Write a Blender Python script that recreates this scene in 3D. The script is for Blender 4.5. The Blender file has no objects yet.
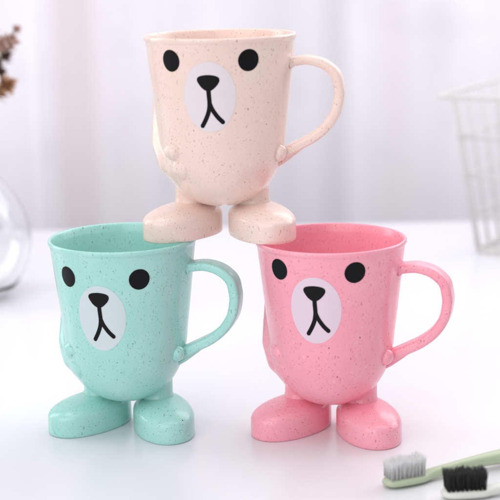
import bpy, bmesh, math, random
from mathutils import Vector, Matrix

S = 0.001                      # everything below is written in millimetres
R = math.radians
sc = bpy.context.scene
col = sc.collection


# ------------------------------------------------------------------ helpers
def mesh_obj(name, verts, faces, mat, parent=None, smooth=True):
    me = bpy.data.meshes.new(name)
    me.from_pydata([(v[0]*S, v[1]*S, v[2]*S) for v in verts], [], faces)
    bm = bmesh.new(); bm.from_mesh(me)
    bmesh.ops.recalc_face_normals(bm, faces=bm.faces)
    bm.to_mesh(me); bm.free()
    if smooth:
        for p in me.polygons:
            p.use_smooth = True
    me.materials.append(mat)
    o = bpy.data.objects.new(name, me)
    col.objects.link(o)
    o.parent = parent
    return o


def sharp_by_angle(o, deg=35):
    me = o.data
    bm = bmesh.new(); bm.from_mesh(me)
    for e in bm.edges:
        if len(e.link_faces) == 2 and e.calc_face_angle(0) > R(deg):
            e.smooth = False
    bm.to_mesh(me); bm.free()


def thing(name, label, cat, loc, rotz=0.0, group=None):
    o = bpy.data.objects.new(name, None)
    o.empty_display_size = 0.02
    col.objects.link(o)
    o.location = [c*S for c in loc]
    o.rotation_euler = (0, 0, R(rotz))
    tag(o, label, cat, group)
    return o


def tag(o, label, cat, group=None):
    o['label'] = label
    o['category'] = cat
    if group:
        o['group'] = group


def catmull(pts, n):
    P = [Vector(p) for p in pts]
    P = [P[0]*2 - P[1]] + P + [P[-1]*2 - P[-2]]
    out = []
    for i in range(1, len(P)-2):
        p0, p1, p2, p3 = P[i-1:i+3]
        for k in range(n):
            t = k/n
            out.append(0.5*((2*p1) + (p2-p0)*t + (2*p0-5*p1+4*p2-p3)*t*t + (3*p1-p0-3*p2+p3)*t**3))
    out.append(P[-2])
    return out


def lathe(prof, seg):
    """prof: list of (r, z); r == 0 closes to a pole"""
    V, F, rows = [], [], []
    for r, z in prof:
        if r < 1e-6:
            rows.append([len(V)]); V.append((0, 0, z))
        else:
            rows.append(list(range(len(V), len(V)+seg)))
            for k in range(seg):
                a = 2*math.pi*k/seg
                V.append((r*math.cos(a), r*math.sin(a), z))
    for a, b in zip(rows, rows[1:]):
        for k in range(seg):
            k2 = (k+1) % seg
            if len(a) == 1 and len(b) == 1:
                continue
            if len(a) == 1:
                F.append((a[0], b[k], b[k2]))
            elif len(b) == 1:
                F.append((a[k], b[0], a[k2]))
            else:
                F.append((a[k], b[k], b[k2], a[k2]))
    return V, F


def tube(pts, rad, seg=8, caps=True, V=None, F=None):
    """round tube along points, rad a number or a list"""
    V = [] if V is None else V
    F = [] if F is None else F
    P = [Vector(p) for p in pts]
    n = len(P)
    up = Vector((0, 0, 1))
    t0 = (P[1]-P[0]).normalized()
    if abs(t0.dot(up)) > 0.9:
        up = Vector((1, 0, 0))
    u = (up - t0*up.dot(t0)).normalized()
    base = len(V)
    for i in range(n):
        t = (P[min(i+1, n-1)]-P[max(i-1, 0)]).normalized()
        u = (u - t*u.dot(t)).normalized()
        w = t.cross(u)
        r = rad[i] if isinstance(rad, (list, tuple)) else rad
        for k in range(seg):
            a = 2*math.pi*k/seg
            V.append(tuple(P[i] + u*(r*math.cos(a)) + w*(r*math.sin(a))))
    for i in range(n-1):
        for k in range(seg):
            k2 = (k+1) % seg
            F.append((base+i*seg+k, base+i*seg+k2, base+(i+1)*seg+k2, base+(i+1)*seg+k))
    if caps:
        F.append(tuple(base+k for k in range(seg))[::-1])
        F.append(tuple(base+(n-1)*seg+k for k in range(seg)))
    return V, F


# ------------------------------------------------------------------ materials
def new_mat(name):
    m = bpy.data.materials.new(name)
    m.use_nodes = True
    nt = m.node_tree
    b = nt.nodes['Principled BSDF']
    return m, nt, b


def N(nt, kind, **kw):
    n = nt.nodes.new(kind)
    for k, v in kw.items():
        setattr(n, k, v)
    return n


def rgb(c):
    return (c[0], c[1], c[2], 1.0)


def srgb(r, g, b):
    def f(c):
        c /= 255.0
        return c/12.92 if c <= 0.04045 else ((c+0.055)/1.055)**2.4
    return (f(r), f(g), f(b))


def mixrgb(nt, fac, a, b, blend='MIX'):
    m = N(nt, 'ShaderNodeMix', data_type='RGBA', blend_type=blend)
    for sock, v in ((m.inputs['Factor'], fac), (m.inputs['A'], a), (m.inputs['B'], b)):
        pass
    ins = [s for s in m.inputs if s.enabled]
    for s, v in zip(ins, (fac, a, b)):
        if isinstance(v, bpy.types.NodeSocket):
            nt.links.new(v, s)
        elif isinstance(v, (tuple, list)):
            s.default_value = rgb(v)
        else:
            s.default_value = v
    return [s for s in m.outputs if s.enabled][0]


def math_node(nt, op, a, b=None, clamp=False):
    n = N(nt, 'ShaderNodeMath', operation=op, use_clamp=clamp)
    for s, v in zip(n.inputs, (a, b)):
        if v is None:
            continue
        if isinstance(v, bpy.types.NodeSocket):
            nt.links.new(v, s)
        else:
            s.default_value = v
    return n.outputs[0]


def speck_layer(nt, coord, seed, scale, stretch, rot, keep, size, soft=0.35):
    """random flecks: one per Voronoi cell, kept for a share of the cells"""
    mp = N(nt, 'ShaderNodeMapping')
    mp.inputs['Location'].default_value = (seed*0.731, seed*0.317, seed*0.577)
    mp.inputs['Rotation'].default_value = rot
    mp.inputs['Scale'].default_value = [scale*s for s in stretch]
    nt.links.new(coord, mp.inputs['Vector'])
    vo = N(nt, 'ShaderNodeTexVoronoi', feature='F1')
    vo.inputs['Scale'].default_value = 1.0
    nt.links.new(mp.outputs[0], vo.inputs['Vector'])
    sep = N(nt, 'ShaderNodeSeparateColor')
    nt.links.new(vo.outputs['Color'], sep.inputs[0])
    kept = math_node(nt, 'LESS_THAN', sep.outputs[0], keep)
    rad = math_node(nt, 'MULTIPLY', sep.outputs[1], size)
    d = math_node(nt, 'SUBTRACT', rad, vo.outputs['Distance'])
    d = math_node(nt, 'DIVIDE', d, soft*size, clamp=True)
    d = math_node(nt, 'MULTIPLY', d, kept)
    return math_node(nt, 'MULTIPLY', d, math_node(nt, 'ADD', math_node(nt, 'MULTIPLY', sep.outputs[2], 0.6), 0.4))


def wheat_plastic(name, base, dark, light, seed, strength=1.0, sss=0.12):
    m, nt, b = new_mat(name)
    tc = N(nt, 'ShaderNodeTexCoord')
    co = tc.outputs['Object']
    # cloudy pigment
    nz = N(nt, 'ShaderNodeTexNoise')
    nz.inputs['Scale'].default_value = 55.0
    nz.inputs['Detail'].default_value = 4.0
    nt.links.new(co, nz.inputs['Vector'])
    cl = math_node(nt, 'MULTIPLY', math_node(nt, 'SUBTRACT', nz.outputs[0], 0.42, clamp=True), 1.1)
    c = mixrgb(nt, cl, base, light)
    # fine dust, flecks and straw fibres, denser in some places than in others
    ncl = N(nt, 'ShaderNodeTexNoise')
    ncl.inputs['Scale'].default_value = 75.0
    ncl.inputs['Detail'].default_value = 2.0
    nt.links.new(co, ncl.inputs['Vector'])
    clump = math_node(nt, 'ADD', math_node(nt, 'MULTIPLY', math_node(nt, 'SUBTRACT', ncl.outputs[0], 0.36, clamp=True), 3.0), 0.62)
    clump = math_node(nt, 'MINIMUM', clump, 1.3)
    layers = [
        (seed+0.3, 1000, (1, 1, 1), (0.3, 0.5, 0.2), 0.62, 0.46, dark, 0.42*strength),
        (seed+1.7, 640, (1, 1, 1), (0.9, 0.1, 0.4), 0.30, 0.34, dark, 0.66*strength),
        (seed+2.9, 620, (1, 1, 0.38), (0.7, 0.9, 0.8), 0.26, 0.34, dark, 0.50*strength),
        (seed+4.1, 620, (1, 1, 0.38), (1.9, 0.45, -0.6), 0.26, 0.34, dark, 0.50*strength),
        (seed+4.7, 620, (1, 0.38, 1), (0.4, 1.2, 0.3), 0.24, 0.34, dark, 0.50*strength),
        (seed+5.3, 420, (1, 1, 0.6), (-0.7, 0.85, 0.1), 0.30, 0.40, light, 0.7),
        (seed+6.6, 400, (1, 1, 0.7), (-0.8, 0.6, 0.5), 0.13, 0.25, tuple(d*0.4 for d in dark), 0.8*strength),
    ]
    for sd, s, st, rt, keep, size, cc, amt in layers:
        f = math_node(nt, 'MULTIPLY', speck_layer(nt, co, sd, s*1.12, st, rt, keep, size), clump, clamp=True)
        c = mixrgb(nt, math_node(nt, 'MULTIPLY', f, amt), c, cc)
    nt.links.new(c, b.inputs['Base Color'])
    b.inputs['Roughness'].default_value = 0.33
    b.inputs['Specular IOR Level'].default_value = 0.55
    b.inputs['Subsurface Weight'].default_value = sss
    b.inputs['Subsurface Radius'].default_value = (1.0, 0.7, 0.6)
    b.inputs['Subsurface Scale'].default_value = 0.0025
    nr = N(nt, 'ShaderNodeTexNoise')
    nr.inputs['Scale'].default_value = 140.0
    nr.inputs['Detail'].default_value = 3.0
    nt.links.new(co, nr.inputs['Vector'])
    mr = N(nt, 'ShaderNodeMapRange')
    mr.inputs['To Min'].default_value = 0.13
    mr.inputs['To Max'].default_value = 0.27
    nt.links.new(nr.outputs[0], mr.inputs['Value'])
    nt.links.new(mr.outputs[0], b.inputs['Roughness'])
    bp = N(nt, 'ShaderNodeBump')
    bp.inputs['Strength'].default_value = 0.10
    bp.inputs['Distance'].default_value = 0.0006
    nt.links.new(nr.outputs[0], bp.inputs['Height'])
    nt.links.new(bp.outputs[0], b.inputs['Normal'])
    return m


def print_mat(name, c, rough=0.45, var=0.15, spec=0.3):
    m, nt, b = new_mat(name)
    tc = N(nt, 'ShaderNodeTexCoord')
    nz = N(nt, 'ShaderNodeTexNoise')
    nz.inputs['Scale'].default_value = 220.0
    nz.inputs['Detail'].default_value = 3.0
    nt.links.new(tc.outputs['Object'], nz.inputs['Vector'])
    out = mixrgb(nt, nz.outputs[0], tuple(x*(1-var) for x in c), tuple(min(1, x*(1+var)) for x in c))
    nt.links.new(out, b.inputs['Base Color'])
    b.inputs['Roughness'].default_value = rough
    b.inputs['Specular IOR Level'].default_value = spec
    return m


# ------------------------------------------------------------------ mug geometry
H = 106.9
OUT = [(0, 16.4), (6, 16.7), (12.5, 18.2), (19.5, 22.2), (25.6, 28.2), (30.4, 37.1), (33.0, 47.6),
       (33.9, 57.5), (35.3, 70), (36.85, 84), (38.5, 99), (39.1, 103.8)]
outer = [(p.x, p.z) for p in catmull([(r, 0, z) for r, z in OUT], 8)]
outer[0] = (0.0, outer[0][1])


def rz(z):
    if z <= outer[0][1]:
        return 0.0
    for (r0, z0), (r1, z1) in zip(outer, outer[1:]):
        if z0 <= z <= z1:
            return r0 + (r1-r0)*(z-z0)/max(1e-9, z1-z0)
    return outer[-1][0]


def zr(r):
    """height of the outer bowl at radius r"""
    for (r0, z0), (r1, z1) in zip(outer, outer[1:]):
        if r0 <= r <= r1:
            return z0 + (z1-z0)*(r-r0)/max(1e-9, r1-r0)
    return outer[-1][1]


def on_body(az, z, off=0.0):
    r = rz(z) + off
    return (r*math.sin(az), -r*math.cos(az), z)


def body_profile():
    lip = [(39.55, 104.3), (39.95, 105.0), (40.0, 105.9), (39.8, 106.6), (39.4, 106.9),
           (38.8, 106.85), (38.3, 106.4), (38.0, 105.4)]
    inner = []
    for i in range(len(outer)-4, -1, -1):
        (ra, za), (rb, zb) = outer[max(0, i-1)], outer[min(len(outer)-1, i+1)]
        t = Vector((rb-ra, zb-za)).normalized()
        n = Vector((-t.y, t.x))
        r = outer[i][0] + n.x*1.7
        z = outer[i][1] + n.y*1.7
        inner.append((max(0.0, r) if i else 0.0, z))
    inner = [p for k, p in enumerate(inner) if p[0] > 0.4 or k == len(inner)-1]
    return outer + lip + inner


def smooth01(x):
    x = max(0.0, min(1.0, x))
    return x*x*(3-2*x)


def surface_patch(name, mat, parent, az0, az1, z0, z1, na, nz, height):
    """a moulded relief on the wall: height(az_mm, z) above the wall, < 0 where the wall wins"""
    V, F = [], []
    idx = {}
    hs = {}
    for i in range(na+1):
        az = az0 + (az1-az0)*i/na
        for j in range(nz+1):
            z = z0 + (z1-z0)*j/nz
            h = height(az*36.0, z)
            hs[i, j] = h
            idx[i, j] = len(V)
            V.append(on_body(az, z, h))
    used = set()
    for i in range(na):
        for j in range(nz):
            if max(hs[i, j], hs[i+1, j], hs[i, j+1], hs[i+1, j+1]) > -0.25:
                f = (idx[i, j], idx[i+1, j], idx[i+1, j+1], idx[i, j+1])
                F.append(f); used.update(f)
    remap = {}
    V2 = []
    for k in sorted(used):
        remap[k] = len(V2); V2.append(V[k])
    return mesh_obj(name, lean(V2), [tuple(remap[k] for k in f) for f in F], mat, parent)


def capsule_d(p, a, b):
    ax, ay = a; bx, by = b; px, py = p
    dx, dy = bx-ax, by-ay
    t = max(0, min(1, ((px-ax)*dx+(py-ay)*dy)/(dx*dx+dy*dy)))
    return math.hypot(px-ax-dx*t, py-ay-dy*t), t


def dome(d, h):
    return h*math.sqrt(max(0.0, 1-d*d)) if d < 1 else -0.5*(d-1)*h


def smax(a, b, k=0.8):
    h = max(k-abs(a-b), 0.0)/k
    return max(a, b) + h*h*k*0.25


def arm_height(fist, hs):
    """upper arm down the side of the wall, forearm bending forward, two-lobed fist"""
    path = [(-62.0, 84.0), (-60.5, 70.0), (-57.5, 58.0), (-51.0, 48.0), (-43.0, 40.5), (-36.0, 38.0)]
    hh = [0.4, 2.4, 3.8, 4.0, 3.2, 1.2]
    ww = [3.8, 5.2, 6.4, 7.6, 8.0, 7.0]

    def f(s, z):
        best = -2.0
        for i, (a, b) in enumerate(zip(path, path[1:])):
            d, t = capsule_d((s, z), a, b)
            w = ww[i]+(ww[i+1]-ww[i])*t
            h = hh[i]+(hh[i+1]-hh[i])*t
            best = smax(best, h*(smooth01(1.3-d/w) - 0.10) - 0.05 - 1.6*max(0.0, d/w-1.22), 0.5)
        e = math.hypot((s-hs)/5.6, (z-48.3)/4.2)
        best = smax(best, dome(e, fist), 1.6)
        e = math.hypot((s-hs-3.2)/6.6, (z-38.4)/4.8)
        best = smax(best, dome(e, fist*0.55), 1.8)
        return best
    return f


def decal(name, outline, mat, parent, zc, off, rings=10):
    """printed patch: outline in (s, z) mm round a centre, laid on the wall"""
    cx = sum(p[0] for p in outline)/len(outline)
    cz = sum(p[1] for p in outline)/len(outline)
    n = len(outline)
    V = [on_body(cx/36.3, zc+cz, off)]
    F = []
    for k in range(1, rings+1):
        t = k/rings
        for s, z in outline:
            V.append(on_body((cx+(s-cx)*t)/36.3, zc+cz+(z-cz)*t, off))
    for k in range(n):
        F.append((0, 1+k, 1+(k+1) % n))
    for r in range(rings-1):
        for k in range(n):
            a, b = 1+r*n+k, 1+r*n+(k+1) % n
            F.append((a, b, b+n, a+n))
    return mesh_obj(name, lean(V), F, mat, parent)


def stroke(pts, w, off, zc, V, F):
    """round-ended printed line"""
    P = [Vector((p[0], p[1], 0)) for p in pts]
    n = len(P)
    left, right = [], []
    for i in range(n):
        t = (P[min(i+1, n-1)]-P[max(0, i-1)]).normalized()
        q = Vector((-t.y, t.x, 0))
        left.append(P[i]+q*w/2); right.append(P[i]-q*w/2)

    def cap(c, t):
        a0 = math.atan2(t.y, t.x)
        return [c + Vector((math.cos(a0+a), math.sin(a0+a), 0))*w/2 for a in [math.pi/2-math.pi*k/10 for k in range(1, 10)]]

    def add(p):
        V.append(on_body(p.x/36.3, zc+p.y, off)); return len(V)-1
    li = [add(p) for p in left]; ri = [add(p) for p in right]
    for i in range(n-1):
        F.append((li[i], li[i+1], ri[i+1], ri[i]))
    te = (P[-1]-P[-2]).normalized()
    ce = [add(p) for p in cap(P[-1], te)]
    c0 = add(P[-1])
    seq = [li[-1]]+ce+[ri[-1]]
    for a, b in zip(seq, seq[1:]):
        F.append((c0, a, b))
    ts = (P[0]-P[1]).normalized()
    cs = [add(p) for p in cap(P[0], ts)]
    c1 = add(P[0])
    seq = [ri[0]]+cs+[li[0]]
    for a, b in zip(seq, seq[1:]):
        F.append((c1, a, b))


def handle_mesh():
    path = [(36.9, 91.8), (39.5, 92.3), (46.4, 92.9), (54.2, 90.8), (60.2, 85.8), (62.0, 79.6), (62.3, 74.5),
            (60.6, 66.4), (55.9, 58.8), (49.2, 53.0), (42.4, 49.2), (37.0, 46.4), (32.5, 43.9), (28.5, 41.6)]
    P = catmull([(r, 0, z) for r, z in path], 7)
    n = len(P)
    V, F = [], []
    sec = []
    for sx, sy in ((1, 1), (-1, 1), (-1, -1), (1, -1)):        # rounded rectangle
        for k in range(6):
            a = R(90*k/5)
            a += {(1, 1): 0, (-1, 1): math.pi/2, (-1, -1): math.pi, (1, -1): 1.5*math.pi}[(sx, sy)]
            sec.append((sx, sy, math.cos(a), math.sin(a)))
    m = len(sec)
    for i, p in enumerate(P):
        t = (P[min(i+1, n-1)]-P[max(0, i-1)]).normalized()
        nrm = Vector((t.z, 0, -t.x))
        side = Vector((0, 1, 0))
        u = i/(n-1)
        th = 2.35 + 0.3*smooth01((u-0.15)/0.2) + 0.3*smooth01((u-0.78)/0.19) + 1.0*smooth01((0.07-u)/0.07)
        wd = 5.9 + 0.8*smooth01((0.07-u)/0.07) - 0.6*smooth01((u-0.5)/0.4)
        rr = 1.7
        for sx, sy, c, s in sec:
            V.append(tuple(p + nrm*(sx*(th-rr)+c*rr) + side*(sy*(wd-rr)+s*rr)))
    for i in range(n-1):
        for k in range(m):
            k2 = (k+1) % m
            F.append((i*m+k, i*m+k2, (i+1)*m+k2, (i+1)*m+k))
    F.append(tuple(range(m))[::-1])
    F.append(tuple((n-1)*m+k for k in range(m)))
    # the narrow rib under the lower root
    G = catmull([(44.0, 0, 49.2), (40.6, 0, 46.2), (36.6, 0, 43.0), (32.6, 0, 40.0), (28.6, 0, 37.6)], 6)
    b0 = len(V)
    for i, p in enumerate(G):
        t = (G[min(i+1, len(G)-1)]-G[max(0, i-1)]).normalized()
        nrm = Vector((t.z, 0, -t.x))
        for k in range(12):
            q = 2*math.pi*k/12
            V.append(tuple(p + nrm*(1.7*math.cos(q)) + Vector((0, 3.0*math.sin(q), 0))))
    for i in range(len(G)-1):
        for k in range(12):
            k2 = (k+1) % 12
            F.append((b0+i*12+k, b0+i*12+k2, b0+(i+1)*12+k2, b0+(i+1)*12+k))
    return V, F


LEG_Y = 4.0
LEG_X = 17.5


def leg_mesh(sx):
    cx, cy = sx*LEG_X - 0.8, LEG_Y
    seg = 56
    V, F = [], []
    levels = 14
    for j in range(levels+1):
        t = j/levels
        for k in range(seg):
            a = 2*math.pi*k/seg
            x0, y0 = cx+9.0*math.cos(a), cy+9.0*math.sin(a)
            top = zr(math.hypot(x0, y0)) + 0.7
            z = 13.0 + (top-13.0)*t
            near = smooth01(1-(top-z)/4.0)
            foot = smooth01(1-(z-17.5)/2.0) if z > 17.5 else 1.0
            r = 7.9 + 1.1*near*near + 0.5*foot
            V.append((cx+r*math.cos(a), cy+r*math.sin(a), z))
    for j in range(levels):
        for k in range(seg):
            k2 = (k+1) % seg
            F.append((j*seg+k, j*seg+k2, (j+1)*seg+k2, (j+1)*seg+k))
    return V, F


def foot_mesh(sx):
    """a bulbous round-toed shoe: oval plan, upright sides, domed top, toe turned out"""
    a, b = 26.2, 15.9
    ang = R(30)*sx
    d = Vector((math.sin(ang), -math.cos(ang), 0))
    e = Vector((-d.y, d.x, 0))
    c0 = Vector((sx*LEG_X, LEG_Y, 0)) + d*7.6
    rows = [(0.955, 0.0, 0), (0.982, 0.15, 0), (0.997, 0.8, 0), (1.0, 2.5, 0), (1.0, 6.0, 0), (0.998, 9.6, 0)]
    for k in range(1, 19):
        q = R(90*k/18.5)
        rows.append((0.998*math.cos(q)**0.78, 9.6+7.9*math.sin(q)**0.97, k/18))
    n = 96
    V, F = [], []
    for f, z, u in rows:
        for k in range(n):
            q = 2*math.pi*k/n
            c, s = math.cos(q), math.sin(q)
            ex = 2/2.15
            x = a*math.copysign(abs(c)**ex, c)*f
            y = b*math.copysign(abs(s)**ex, s)*f
            x -= 4.5*u*u                                  # the top leans back to the ankle
            zz = z if z < 5 else 5+(z-5)*(1.0-0.06*max(-0.5, x/a))
            p = c0 + d*x + e*y
            V.append((p.x, p.y, zz))
    for j in range(len(rows)-1):
        for k in range(n):
            k2 = (k+1) % n
            F.append((j*n+k, j*n+k2, (j+1)*n+k2, (j+1)*n+k))
    F.append(tuple(range(n))[::-1])
    F.append(tuple((len(rows)-1)*n+k for k in range(n)))
    return V, F


def ellipse(cx, cz, rx, rz_, n=72, rot=0.0):
    out = []
    for k in range(n):
        a = 2*math.pi*k/n
        x, y = rx*math.cos(a), rz_*math.sin(a)
        out.append((cx + x*math.cos(rot)-y*math.sin(rot), cz + x*math.sin(rot)+y*math.cos(rot)))
    return out


def nose_outline():
    pts = [(-5.6, 1.3), (-5.15, 2.7), (-3.3, 3.6), (0, 4.0), (3.3, 3.6), (5.2, 2.7), (5.7, 1.2), (4.9, -0.7),
           (3.2, -2.6), (1.4, -3.9), (0, -4.2), (-1.4, -3.9), (-3.4, -2.4), (-5.0, -0.1)]
    P = catmull([(x, z, 0) for x, z in pts + pts[:1]], 6)[:-1]
    return [(p.x, p.y) for p in P]


black_print = print_mat('black_print', (0.005, 0.005, 0.006), 0.4, 0.3, 0.16)


def lean(V):
    """the moulding: bowl, legs and feet sit a little towards the free arm"""
    return [(x - 0.9*smooth01((72-z)/54), y, z) for x, y, z in V]


def make_mug(label, loc, rotz, mat, muzzle_mat, fist=2.6, hs=-29.0, face=0.0, print_z=0.0, px=(0.0, 0.0)):
    t = thing('bear_mug', label, 'mug', loc, rotz, 'bear mugs stacked in a pyramid')
    V, F = lathe(body_profile(), 160)
    mesh_obj('cup_body', lean(V), F, mat, t)
    V, F = handle_mesh()
    sharp_by_angle(mesh_obj('handle', lean(V), F, mat, t), 50)
    surface_patch('arm', mat, t, R(-120), R(-8), 26, 98, 150, 120, arm_height(fist, hs))

    def paw(s, z):
        e = math.hypot((s-47.4)/4.3, (z-45.2)/4.3)
        return dome(e, 3.9)
    surface_patch('paw', mat, t, R(62), R(90), 36, 51, 60, 60, paw)
    for sx in (-1, 1):
        V, F = leg_mesh(sx)
        leg = mesh_obj('leg', lean(V), F, mat, t)
        V, F = foot_mesh(sx)
        mesh_obj('foot', lean(V), F, mat, leg)
    # the printed face
    mz = decal('muzzle', ellipse(px[0], 0, 13.6, 17.9, 96), muzzle_mat, t, 76.2+print_z, 0.10, 14)
    for sx in (-1, 1):
        decal('eye', ellipse(sx*19.8, 0, 5.3, 5.55, 64, R(-8)), black_print, t, 96.3+face, 0.12, 8)
    decal('nose', [(x+px[1], z) for x, z in nose_outline()], black_print, mz, 85.5+face, 0.20, 8)
    V, F = [], []
    main = catmull([(0.0, 7.5, 0), (0.15, 3, 0), (0.3, -1.5, 0), (-0.4, -5.5, 0), (-2.0, -9.3, 0), (-3.9, -12.6, 0)], 8)
    stroke([(p.x+px[1], p.y) for p in main], 2.25, 0.23, 76.2+face, V, F)
    br = catmull([(0.3, -1.0, 0), (1.6, -4.2, 0), (4.2, -8.0, 0), (6.9, -10.7, 0)], 8)
    stroke([(p.x+px[1], p.y) for p in br], 2.25, 0.27, 76.2+face, V, F)
    mesh_obj('mouth', lean(V), F, black_print, mz)
    return t


teal = wheat_plastic('teal_wheat_plastic', srgb(167, 222, 213), srgb(84, 122, 116), srgb(196, 234, 227), 3.0, 1.0)
pink = wheat_plastic('pink_wheat_plastic', srgb(255, 167, 186), srgb(180, 76, 104), srgb(254, 196, 208), 11.0, 1.05)
peach = wheat_plastic('peach_wheat_plastic', srgb(245, 219, 208), srgb(146, 108, 102), srgb(250, 233, 227), 19.0, 0.85)

make_mug('mint green bear mug standing on the table below left, printed black eyes and pale muzzle',
         (-68.3, -4.8, 0), -14.2, teal, print_mat('mint_muzzle_print', srgb(208, 221, 223), 0.4, 0.02), 2.8, -30.5, -4.6, -5.4, (-1.2, -1.7))
make_mug('rose pink bear mug standing on the table at the right beside the toothbrushes',
         (42.75, -18.6, 0), -16.1, pink, print_mat('pink_muzzle_print', srgb(234, 211, 224), 0.4, 0.02), 2.1, -31.0, 0, 0, (-0.3, -0.5))
make_mug('pale peach bear mug balanced on top of the rims of the other two mugs',
         (-13.2, -4.6, H+0.03), -8.8, peach, print_mat('peach_muzzle_print', srgb(234, 224, 229), 0.4, 0.02), 3.8, -26.0, -0.6, 1.4, (0, -0.3))


# ------------------------------------------------------------------ table
def table():
    m, nt, b = new_mat('white_table_gloss')
    tc = N(nt, 'ShaderNodeTexCoord')
    nz = N(nt, 'ShaderNodeTexNoise')
    nz.inputs['Scale'].default_value = 9.0
    nz.inputs['Detail'].default_value = 5.0
    nt.links.new(tc.outputs['Object'], nz.inputs['Vector'])
    c = mixrgb(nt, nz.outputs[0], (0.775, 0.77, 0.80), (0.805, 0.80, 0.83))
    nt.links.new(c, b.inputs['Base Color'])
    b.inputs['Roughness'].default_value = 0.22
    b.inputs['Specular IOR Level'].default_value = 0.5
    bm = bmesh.new()
    bmesh.ops.create_cube(bm, size=1.0)
    for v in bm.verts:
        v.co = Vector((v.co.x*1.8, (v.co.y*1.05 + 0.025), v.co.z*0.028 - 0.014))
    bmesh.ops.bevel(bm, geom=bm.edges[:], offset=0.003, segments=4, affect='EDGES')
    me = bpy.data.meshes.new('table_top'); bm.to_mesh(me); bm.free()
    for p in me.polygons:
        p.use_smooth = True
    me.materials.append(m)
    o = bpy.data.objects.new('table_top', me)
    col.objects.link(o)
    o['kind'] = 'structure'
    sharp_by_angle(o, 40)


table()


# ------------------------------------------------------------------ curtain behind
def curtain():
    m, nt, b = new_mat('sheer_curtain_cloth')
    tc = N(nt, 'ShaderNodeTexCoord')
    mp = N(nt, 'ShaderNodeMapping')
    mp.inputs['Scale'].default_value = (11.0, 11.0, 1.1)
    nt.links.new(tc.outputs['Object'], mp.inputs['Vector'])
    nz = N(nt, 'ShaderNodeTexNoise')
    nz.inputs['Scale'].default_value = 1.0
    nz.inputs['Detail'].default_value = 4.0
    nt.links.new(mp.outputs[0], nz.inputs['Vector'])
    n2 = N(nt, 'ShaderNodeTexNoise')
    n2.inputs['Scale'].default_value = 14.0
    n2.inputs['Detail'].default_value = 3.0
    nt.links.new(tc.outputs['Object'], n2.inputs['Vector'])
    c = mixrgb(nt, nz.outputs[0], srgb(230, 222, 226), srgb(249, 246, 252))
    c = mixrgb(nt, math_node(nt, 'MULTIPLY', math_node(nt, 'SUBTRACT', n2.outputs[0], 0.52, clamp=True), 1.2), c, srgb(205, 200, 210))
    # soft-edged darker and paler stripes in the colour, running down the cloth
    sx = N(nt, 'ShaderNodeSeparateXYZ')
    nt.links.new(tc.outputs['Object'], sx.inputs[0])
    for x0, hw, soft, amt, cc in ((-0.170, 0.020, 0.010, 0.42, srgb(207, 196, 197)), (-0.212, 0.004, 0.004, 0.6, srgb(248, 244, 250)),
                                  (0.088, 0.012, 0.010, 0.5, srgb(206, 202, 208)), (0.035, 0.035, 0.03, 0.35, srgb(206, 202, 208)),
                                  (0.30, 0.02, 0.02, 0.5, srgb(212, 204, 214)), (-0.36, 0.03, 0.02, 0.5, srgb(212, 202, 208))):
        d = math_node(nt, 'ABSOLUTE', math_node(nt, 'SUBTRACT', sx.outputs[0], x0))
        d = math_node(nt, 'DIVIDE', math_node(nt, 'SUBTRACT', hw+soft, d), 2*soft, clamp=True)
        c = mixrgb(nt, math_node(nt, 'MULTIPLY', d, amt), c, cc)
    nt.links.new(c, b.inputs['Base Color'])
    b.inputs['Roughness'].default_value = 0.9
    b.inputs['Specular IOR Level'].default_value = 0.1
    rnd = random.Random(5)
    waves = [(rnd.uniform(38, 60), rnd.uniform(0, 6.3), 2.4), (rnd.uniform(85, 120), rnd.uniform(0, 6.3), 5.0),
             (rnd.uniform(170, 230), rnd.uniform(0, 6.3), 9.0)]
    V, F = [], []
    nx, nzc = 520, 24
    for j in range(nzc+1):
        z = -320 + 1000*j/nzc
        for i in range(nx+1):
            x = -650 + 1300*i/nx
            y = 660
            for wl, ph, am in waves:
                y += am*math.sin(2*math.pi*x/wl + ph + 0.25*math.sin(z/210+ph))
            V.append((x, y, z))
    for j in range(nzc):
        for i in range(nx):
            a = j*(nx+1)+i
            F.append((a, a+1, a+nx+2, a+nx+1))
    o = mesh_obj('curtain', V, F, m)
    tag(o, 'pale lavender grey curtain with soft folds hanging behind the table', 'curtain')


curtain()


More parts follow.
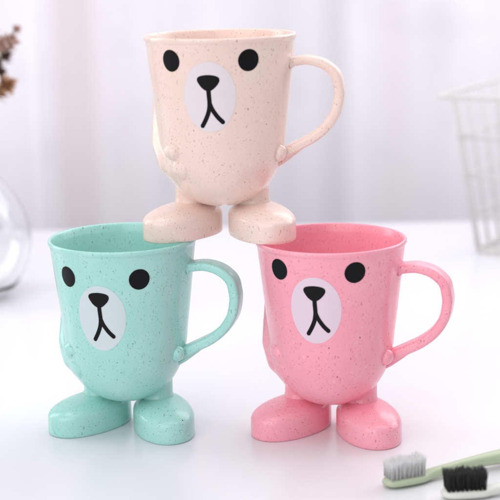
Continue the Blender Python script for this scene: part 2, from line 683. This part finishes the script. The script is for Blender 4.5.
# ------------------------------------------------------------------ wire basket
def basket():
    m = print_mat('white_wire_enamel', (0.68, 0.66, 0.645), 0.25, 0.03, 0.5)
    t = thing('wire_basket', 'white wire grid basket standing on the table at the right edge behind the mugs', 'basket', (0, 0, 0))
    a = Vector((0.50, 0.866, 0)); b = Vector((0.866, -0.50, 0))
    C = Vector((154, 400, 0))
    LA, LB, HT = 190.0, 170.0, 133.0
    t.location = (C + a*LA/2 + b*LB/2)*S
    org = C + a*LA/2 + b*LB/2

    def pt(u, v, z, over=0.0):
        """u along a, v along b, both 0..1; walls taper towards the bottom"""
        ins = 9.0 + 17.0*(1-z/HT) - over
        p = C + a*(ins+(LA-2*ins)*u) + b*(ins+(LB-2*ins)*v)
        return Vector((p.x-org.x, p.y-org.y, z))

    # rim: a thick round wire with rounded corners, on the outside of the grid
    def loop(z, rad, over, corner):
        pts = []
        c = [pt(0, 0, z, over), pt(1, 0, z, over), pt(1, 1, z, over), pt(0, 1, z, over)]
        for i in range(4):
            p, q, r_ = c[i-1], c[i], c[(i+1) % 4]
            d1 = (p-q).normalized()*corner; d2 = (r_-q).normalized()*corner
            for k in range(7):
                s = k/6
                pts.append((q+d1)*(1-s)**2 + q*2*s*(1-s) + (q+d2)*s*s)
        pts.append(pts[0]); pts.append(pts[1])
        return tube(pts, rad, 10, False)
    V, F = loop(HT, 1.9, 9.0, 9.0)
    mesh_obj('rim', V, F, m, t)
    V, F = loop(3.0, 1.9, 0.0, 8.0)
    mesh_obj('base_ring', V, F, m, t)
    faces = [(lambda s, z: pt(s, 0, z), 5), (lambda s, z: pt(1, s, z), 4), (lambda s, z: pt(1-s, 1, z), 5), (lambda s, z: pt(0, 1-s, z), 4)]
    for fn, n in faces:
        V, F = [], []
        for k in range(n+1):
            s = 0.03 + 0.94*k/n
            tube([fn(s, 3.0), fn(s, HT*0.5), fn(s, HT-1.0)], 1.25, 6, True, V, F)
        for z in (34.0, 66.0, 99.0):
            tube([fn(0.0, z), fn(0.5, z), fn(1.0, z)], 1.25, 6, True, V, F)
        mesh_obj('wire_side', V, F, m, t)
    V, F = [], []
    for k in range(1, 7):
        tube([pt(k/7, 0, 3.0), pt(k/7, 1, 3.0)], 1.25, 6, True, V, F)
    for k in range(1, 6):
        tube([pt(0, k/6, 5.2), pt(1, k/6, 5.2)], 1.25, 6, True, V, F)
    mesh_obj('wire_bottom', V, F, m, t)


basket()


# ------------------------------------------------------------------ glass vase and dried flowers
VX, VY = -212.0, 294.0


def vase():
    m, nt, b = new_mat('clear_glass')
    b.inputs['Base Color'].default_value = (0.97, 0.98, 0.985, 1)
    b.inputs['Roughness'].default_value = 0.015
    b.inputs['IOR'].default_value = 1.46
    b.inputs['Transmission Weight'].default_value = 1.0
    out = [(0, 0), (20, 0), (26, 1.0), (34, 8), (42, 20), (47, 36), (47.5, 46), (45, 60), (38.5, 75), (28, 89), (18, 101),
           (13, 112), (12, 126), (13.5, 140), (16.5, 148)]
    o = [(p.x, p.z) for p in catmull([(r, 0, z) for r, z in out[1:]], 5)]
    prof = [(0, 0.0)] + o
    lip = [(16.2, 149.2), (15.0, 149.0)]
    inn = [(max(0, r-1.2), z+(1.2 if z < 12 else 0.2)) for r, z in o[::-1][3:] if r > 1.2]
    inn = [(r, max(1.6, z)) for r, z in inn]
    prof += lip + inn + [(0, 1.6)]
    V, F = lathe(prof, 96)
    ob = mesh_obj('glass_vase', V, F, m)
    ob.location = (VX*S, VY*S, 0.0004)
    tag(ob, 'clear rounded glass vase standing on the table at the left edge', 'vase')


vase()


def flower_mat(name, c1, c2):
    m, nt, b = new_mat(name)
    tc = N(nt, 'ShaderNodeTexCoord')
    nz = N(nt, 'ShaderNodeTexNoise')
    nz.inputs['Scale'].default_value = 160.0
    nz.inputs['Detail'].default_value = 3.0
    nt.links.new(tc.outputs['Object'], nz.inputs['Vector'])
    c = mixrgb(nt, nz.outputs[0], c1, c2)
    nt.links.new(c, b.inputs['Base Color'])
    b.inputs['Roughness'].default_value = 0.8
    return m


petal_mats = [flower_mat('dried_rose_petal', srgb(176, 138, 128), srgb(222, 192, 180)),
              flower_mat('dried_brown_petal', srgb(84, 62, 56), srgb(150, 116, 104)),
              flower_mat('dried_ochre_petal', srgb(158, 110, 78), srgb(216, 172, 138))]
stem_mat = flower_mat('dried_stem', srgb(112, 104, 74), srgb(150, 138, 104))


def dried_flower(label, tip, bend, buds, seed):
    """one dried stem standing in the vase; buds: (t along stem, side offset, size, petal material)"""
    rnd = random.Random(seed)
    root = thing('dried_flower', label, 'dried flower', (VX, VY, 5), 0, 'dried flowers in the glass vase')
    a = Vector((rnd.uniform(-8, 8), rnd.uniform(-8, 8), 2))
    nk = Vector((rnd.uniform(-5, 5), rnd.uniform(-5, 5), 125))
    tp = Vector(tip)
    path = catmull([a, a.lerp(nk, .5), nk, (nk+tp)/2 + Vector(bend), tp], 8)
    V, F = tube(path, [1.3-0.7*i/(len(path)-1) for i in range(len(path))], 7)
    mesh_obj('stem', V, F, stem_mat, root)
    for off, size, mi, tilt in buds:
        c = tp + Vector(off)
        V, F = [], []
        near = min(path, key=lambda p: (p-c).length)
        if (near-c).length > 2:
            tube([near, (near+c)/2+Vector((0, 0, 2)), c], 0.5, 6, True, V, F)
            mesh_obj('twig', V, F, stem_mat, root)
            V, F = [], []
        ax = Vector((math.sin(R(tilt)), rnd.uniform(-.3, .3), math.cos(R(tilt)))).normalized()
        q = Vector((0, 0, 1)).rotation_difference(ax)
        for k in range(26):                                       # overlapping pointed petals
            lay = k % 3
            ang = k*2.39996
            spread = R(18 + 24*lay + rnd.uniform(-8, 8))
            L = 1.25*size*(1.0-0.08*lay)*rnd.uniform(.85, 1.15)
            w = size*0.30*rnd.uniform(.8, 1.2)
            d = Vector((math.sin(spread)*math.cos(ang), math.sin(spread)*math.sin(ang), math.cos(spread)))
            sd = d.cross(Vector((0, 0, 1)))
            sd = sd.normalized() if sd.length > 1e-4 else Vector((1, 0, 0))
            up = sd.cross(d)
            pts = []
            for s, ww, bow in ((0, .15, 0), (.35, 1, .10), (.7, .8, .10), (1, .02, 0)):
                cc = d*(L*s) + up*(bow*size)
                pts += [cc - sd*w*ww, cc + up*0.12*w, cc + sd*w*ww]
            base = len(V)
            for p in pts:
                V.append(tuple(c + q @ (p - Vector((0, 0, size*0.4)))))
            for s in range(3):
                for e in range(2):
                    i0 = base+s*3+e
                    F.append((i0, i0+1, i0+4, i0+3))
        mesh_obj('bud', V, F, petal_mats[mi], root)


dried_flower('dried pink brown flower sprig reaching highest out of the glass vase', (39, -6, 186), (6, 0, 8),
             [((0, 0, 0), 10, 0, 60), ((-5, 2, -3), 10, 0, 20), ((7, 0, 10), 5, 0, 50), ((-14, 3, 8), 9, 0, -10)], 2)
dried_flower('dark brown dried flower sprig leaning in the middle of the vase bunch', (34, 4, 176), (4, 3, 4),
             [((1, 0, 0), 8, 1, 50), ((-6, 2, -6), 9, 1, 10), ((-3, -2, -11), 6, 1, 70)], 7)
dried_flower('ochre dried flower bud leaning lowest out of the glass vase', (36, 0, 155), (3, -2, 2),
             [((0, 0, 0), 10, 2, 55), ((-7, 1, -5), 10, 2, 60)], 12)


# ------------------------------------------------------------------ toothbrushes
def toothbrush(label, loc, rotz, handle_c, bristle_c, head_c, bristle_alpha, seed, fan):
    rnd = random.Random(seed)
    t = thing('toothbrush', label, 'toothbrush', loc, rotz, 'toothbrushes lying in the foreground')
    hm = print_mat('toothbrush_handle_plastic', handle_c, 0.35, 0.05, 0.5)
    bmx, nt, b = new_mat('bristle_nylon')
    tc = N(nt, 'ShaderNodeTexCoord')
    nz = N(nt, 'ShaderNodeTexNoise'); nz.inputs['Scale'].default_value = 500.0
    nt.links.new(tc.outputs['Object'], nz.inputs['Vector'])
    c = mixrgb(nt, nz.outputs[0], tuple(x*0.94 for x in bristle_c), tuple(min(1, x*1.05) for x in bristle_c))
    nt.links.new(c, b.inputs['Base Color'])
    b.inputs['Roughness'].default_value = 0.4
    tr = N(nt, 'ShaderNodeBsdfTranslucent')
    nt.links.new(c, tr.inputs['Color'])
    mx = N(nt, 'ShaderNodeMixShader')
    mx.inputs[0].default_value = bristle_alpha
    nt.links.new(b.outputs[0], mx.inputs[1]); nt.links.new(tr.outputs[0], mx.inputs[2])
    nt.links.new(mx.outputs[0], nt.nodes['Material Output'].inputs['Surface'])
    # handle: head plate, slim neck, thicker grip, lying along +x from the head
    path, wid, thk = [], [], []
    stations = [(-1.0, 2.2, 1.2, 3.0), (1.5, 4.6, 2.0, 3.0), (6, 5.7, 2.2, 3.0), (14, 5.8, 2.2, 3.0), (19, 5.2, 2.2, 3.0), (23, 3.6, 2.3, 3.2),
                (30, 2.6, 2.5, 4.0), (44, 2.7, 2.7, 5.2), (60, 3.6, 3.2, 5.8), (80, 5.2, 4.0, 5.6), (110, 5.6, 4.4, 5.0), (140, 5.2, 4.2, 4.6),
                (160, 4.6, 3.8, 4.2), (170, 2.8, 2.4, 4.0)]
    P = catmull([(s[0], s[1], s[2]) for s in stations], 5)
    Z = catmull([(s[0], s[3], 0) for s in stations], 5)
    V, F = [], []
    m = 20
    for p, z in zip(P, Z):
        for k in range(m):
            a = 2*math.pi*k/m
            ca, sa = math.cos(a), math.sin(a)
            ex = 0.72
            V.append((p.x, p.y*math.copysign(abs(ca)**ex, ca), z.y + p.z*math.copysign(abs(sa)**ex, sa)))
    n = len(P)
    for i in range(n-1):
        for k in range(m):
            k2 = (k+1) % m
            F.append((i*m+k, i*m+k2, (i+1)*m+k2, (i+1)*m+k))
    F.append(tuple(range(m))[::-1]); F.append(tuple((n-1)*m+k for k in range(m)))
    zmin = min(v[2] for v in V)
    V = [(x, y, z-zmin+0.05) for x, y, z in V]
    mesh_obj('handle', V, F, hm, t)
    top = 3.0+2.2-zmin-0.3
    V, F = [], []
    for ix in range(9):
        for iy in range(4):
            cx, cy = 1.6+2.15*ix, -3.6+2.4*iy
            hh = 9.0 + 0.9*math.sin(ix*1.3+seed) * 0.5
            for k in range(34):
                r = 0.85*math.sqrt(rnd.random()); a = rnd.uniform(0, 6.283)
                x, y = cx+r*math.cos(a), cy+r*math.sin(a)
                lx = (x-cx)*fan + rnd.gauss(0, 0.35) + (cx-10)*0.03
                ly = (y-cy)*fan + rnd.gauss(0, 0.35) + cy*0.06
                h = hh + rnd.gauss(0, 0.4)
                tube([(x, y, top), (x+lx*0.4, y+ly*0.4, top+h*0.55), (x+lx, y+ly, top+h)], [0.12, 0.11, 0.07], 4, True, V, F)
    mesh_obj('bristles', V, F, bmx, t)


toothbrush('sage green toothbrush with white bristles lying behind the black bristled one', (63.5, -103.5, 0), 22,
           srgb(186, 198, 168), (0.97, 0.97, 0.97), (0.7, 0.75, 0.65), 0.6, 4, 0.5)
toothbrush('pale toothbrush with black bristles lying nearest at the right front corner', (89.5, -118.5, 0), 6,
           srgb(226, 228, 220), (0.012, 0.012, 0.013), (0.8, 0.8, 0.78), 0.0, 9, 0.7)


# ------------------------------------------------------------------ light
w = bpy.data.worlds.new('World')
sc.world = w
w.use_nodes = True
bg = w.node_tree.nodes['Background']
bg.inputs['Color'].default_value = (0.92, 0.94, 1.0, 1)
bg.inputs['Strength'].default_value = 0.36


def area(name, loc, target, size, power, color=(1, 1, 1), size_y=None):
    d = bpy.data.lights.new(name, 'AREA')
    d.energy = power
    d.color = color
    d.size = size
    if size_y:
        d.shape = 'RECTANGLE'; d.size_y = size_y
    o = bpy.data.objects.new(name, d)
    col.objects.link(o)
    o.location = loc
    o.rotation_euler = (Vector(target)-Vector(loc)).to_track_quat('-Z', 'Y').to_euler()
    return o


area('softbox_overhead', (0.10, 0.02, 1.05), (0, -0.02, 0.05), 1.1, 4.7, (1, 0.99, 1.0))
area('softbox_back', (0.40, 0.50, 0.55), (0, 0, 0.08), 0.7, 2.2, (1, 1, 1), 0.45)
area('softbox_left', (-0.70, 0.30, 0.40), (0, 0, 0.1), 0.3, 1.7, (1, 0.99, 1.0), 0.7)
area('softbox_curtain', (-0.1, 0.0, 1.3), (0, 0.66, 0.25), 0.8, 1.8, (0.93, 0.94, 1.0), 0.3)
area('softbox_window', (1.0, 0.35, 0.55), (0, 0, 0.1), 0.6, 2.6, (0.97, 0.98, 1.0), 0.7)
area('softbox_key', (-0.55, -0.95, 0.60), (0, 0, 0.10), 1.3, 9.0, (1, 0.985, 0.97))

# ------------------------------------------------------------------ camera
cam = bpy.data.cameras.new('camera')
co = bpy.data.objects.new('camera', cam)
col.objects.link(co)
cam.sensor_width = 36
cam.lens = 36*1420/500
cam.clip_start = 0.02
cam.clip_end = 50
pitch, roll = 0.21594, -0.021815
M = Matrix.Rotation(math.pi/2-pitch, 4, 'X') @ Matrix.Rotation(roll, 4, 'Z')
co.matrix_world = Matrix.Translation((0, -0.75176, 0.26186)) @ M
cam.dof.use_dof = True
cam.dof.focus_distance = 0.756
cam.dof.aperture_fstop = 9.5
sc.camera = co

sc.view_settings.view_transform = 'Standard'
sc.view_settings.look = 'None'
sc.view_settings.exposure = 0
sc.view_settings.gamma = 1
sc.render.engine = 'CYCLES'
sc.cycles.use_denoising = True
sc.cycles.max_bounces = 16
sc.cycles.transmission_bounces = 16
sc.render.resolution_x = 1024
sc.render.resolution_y = 1024
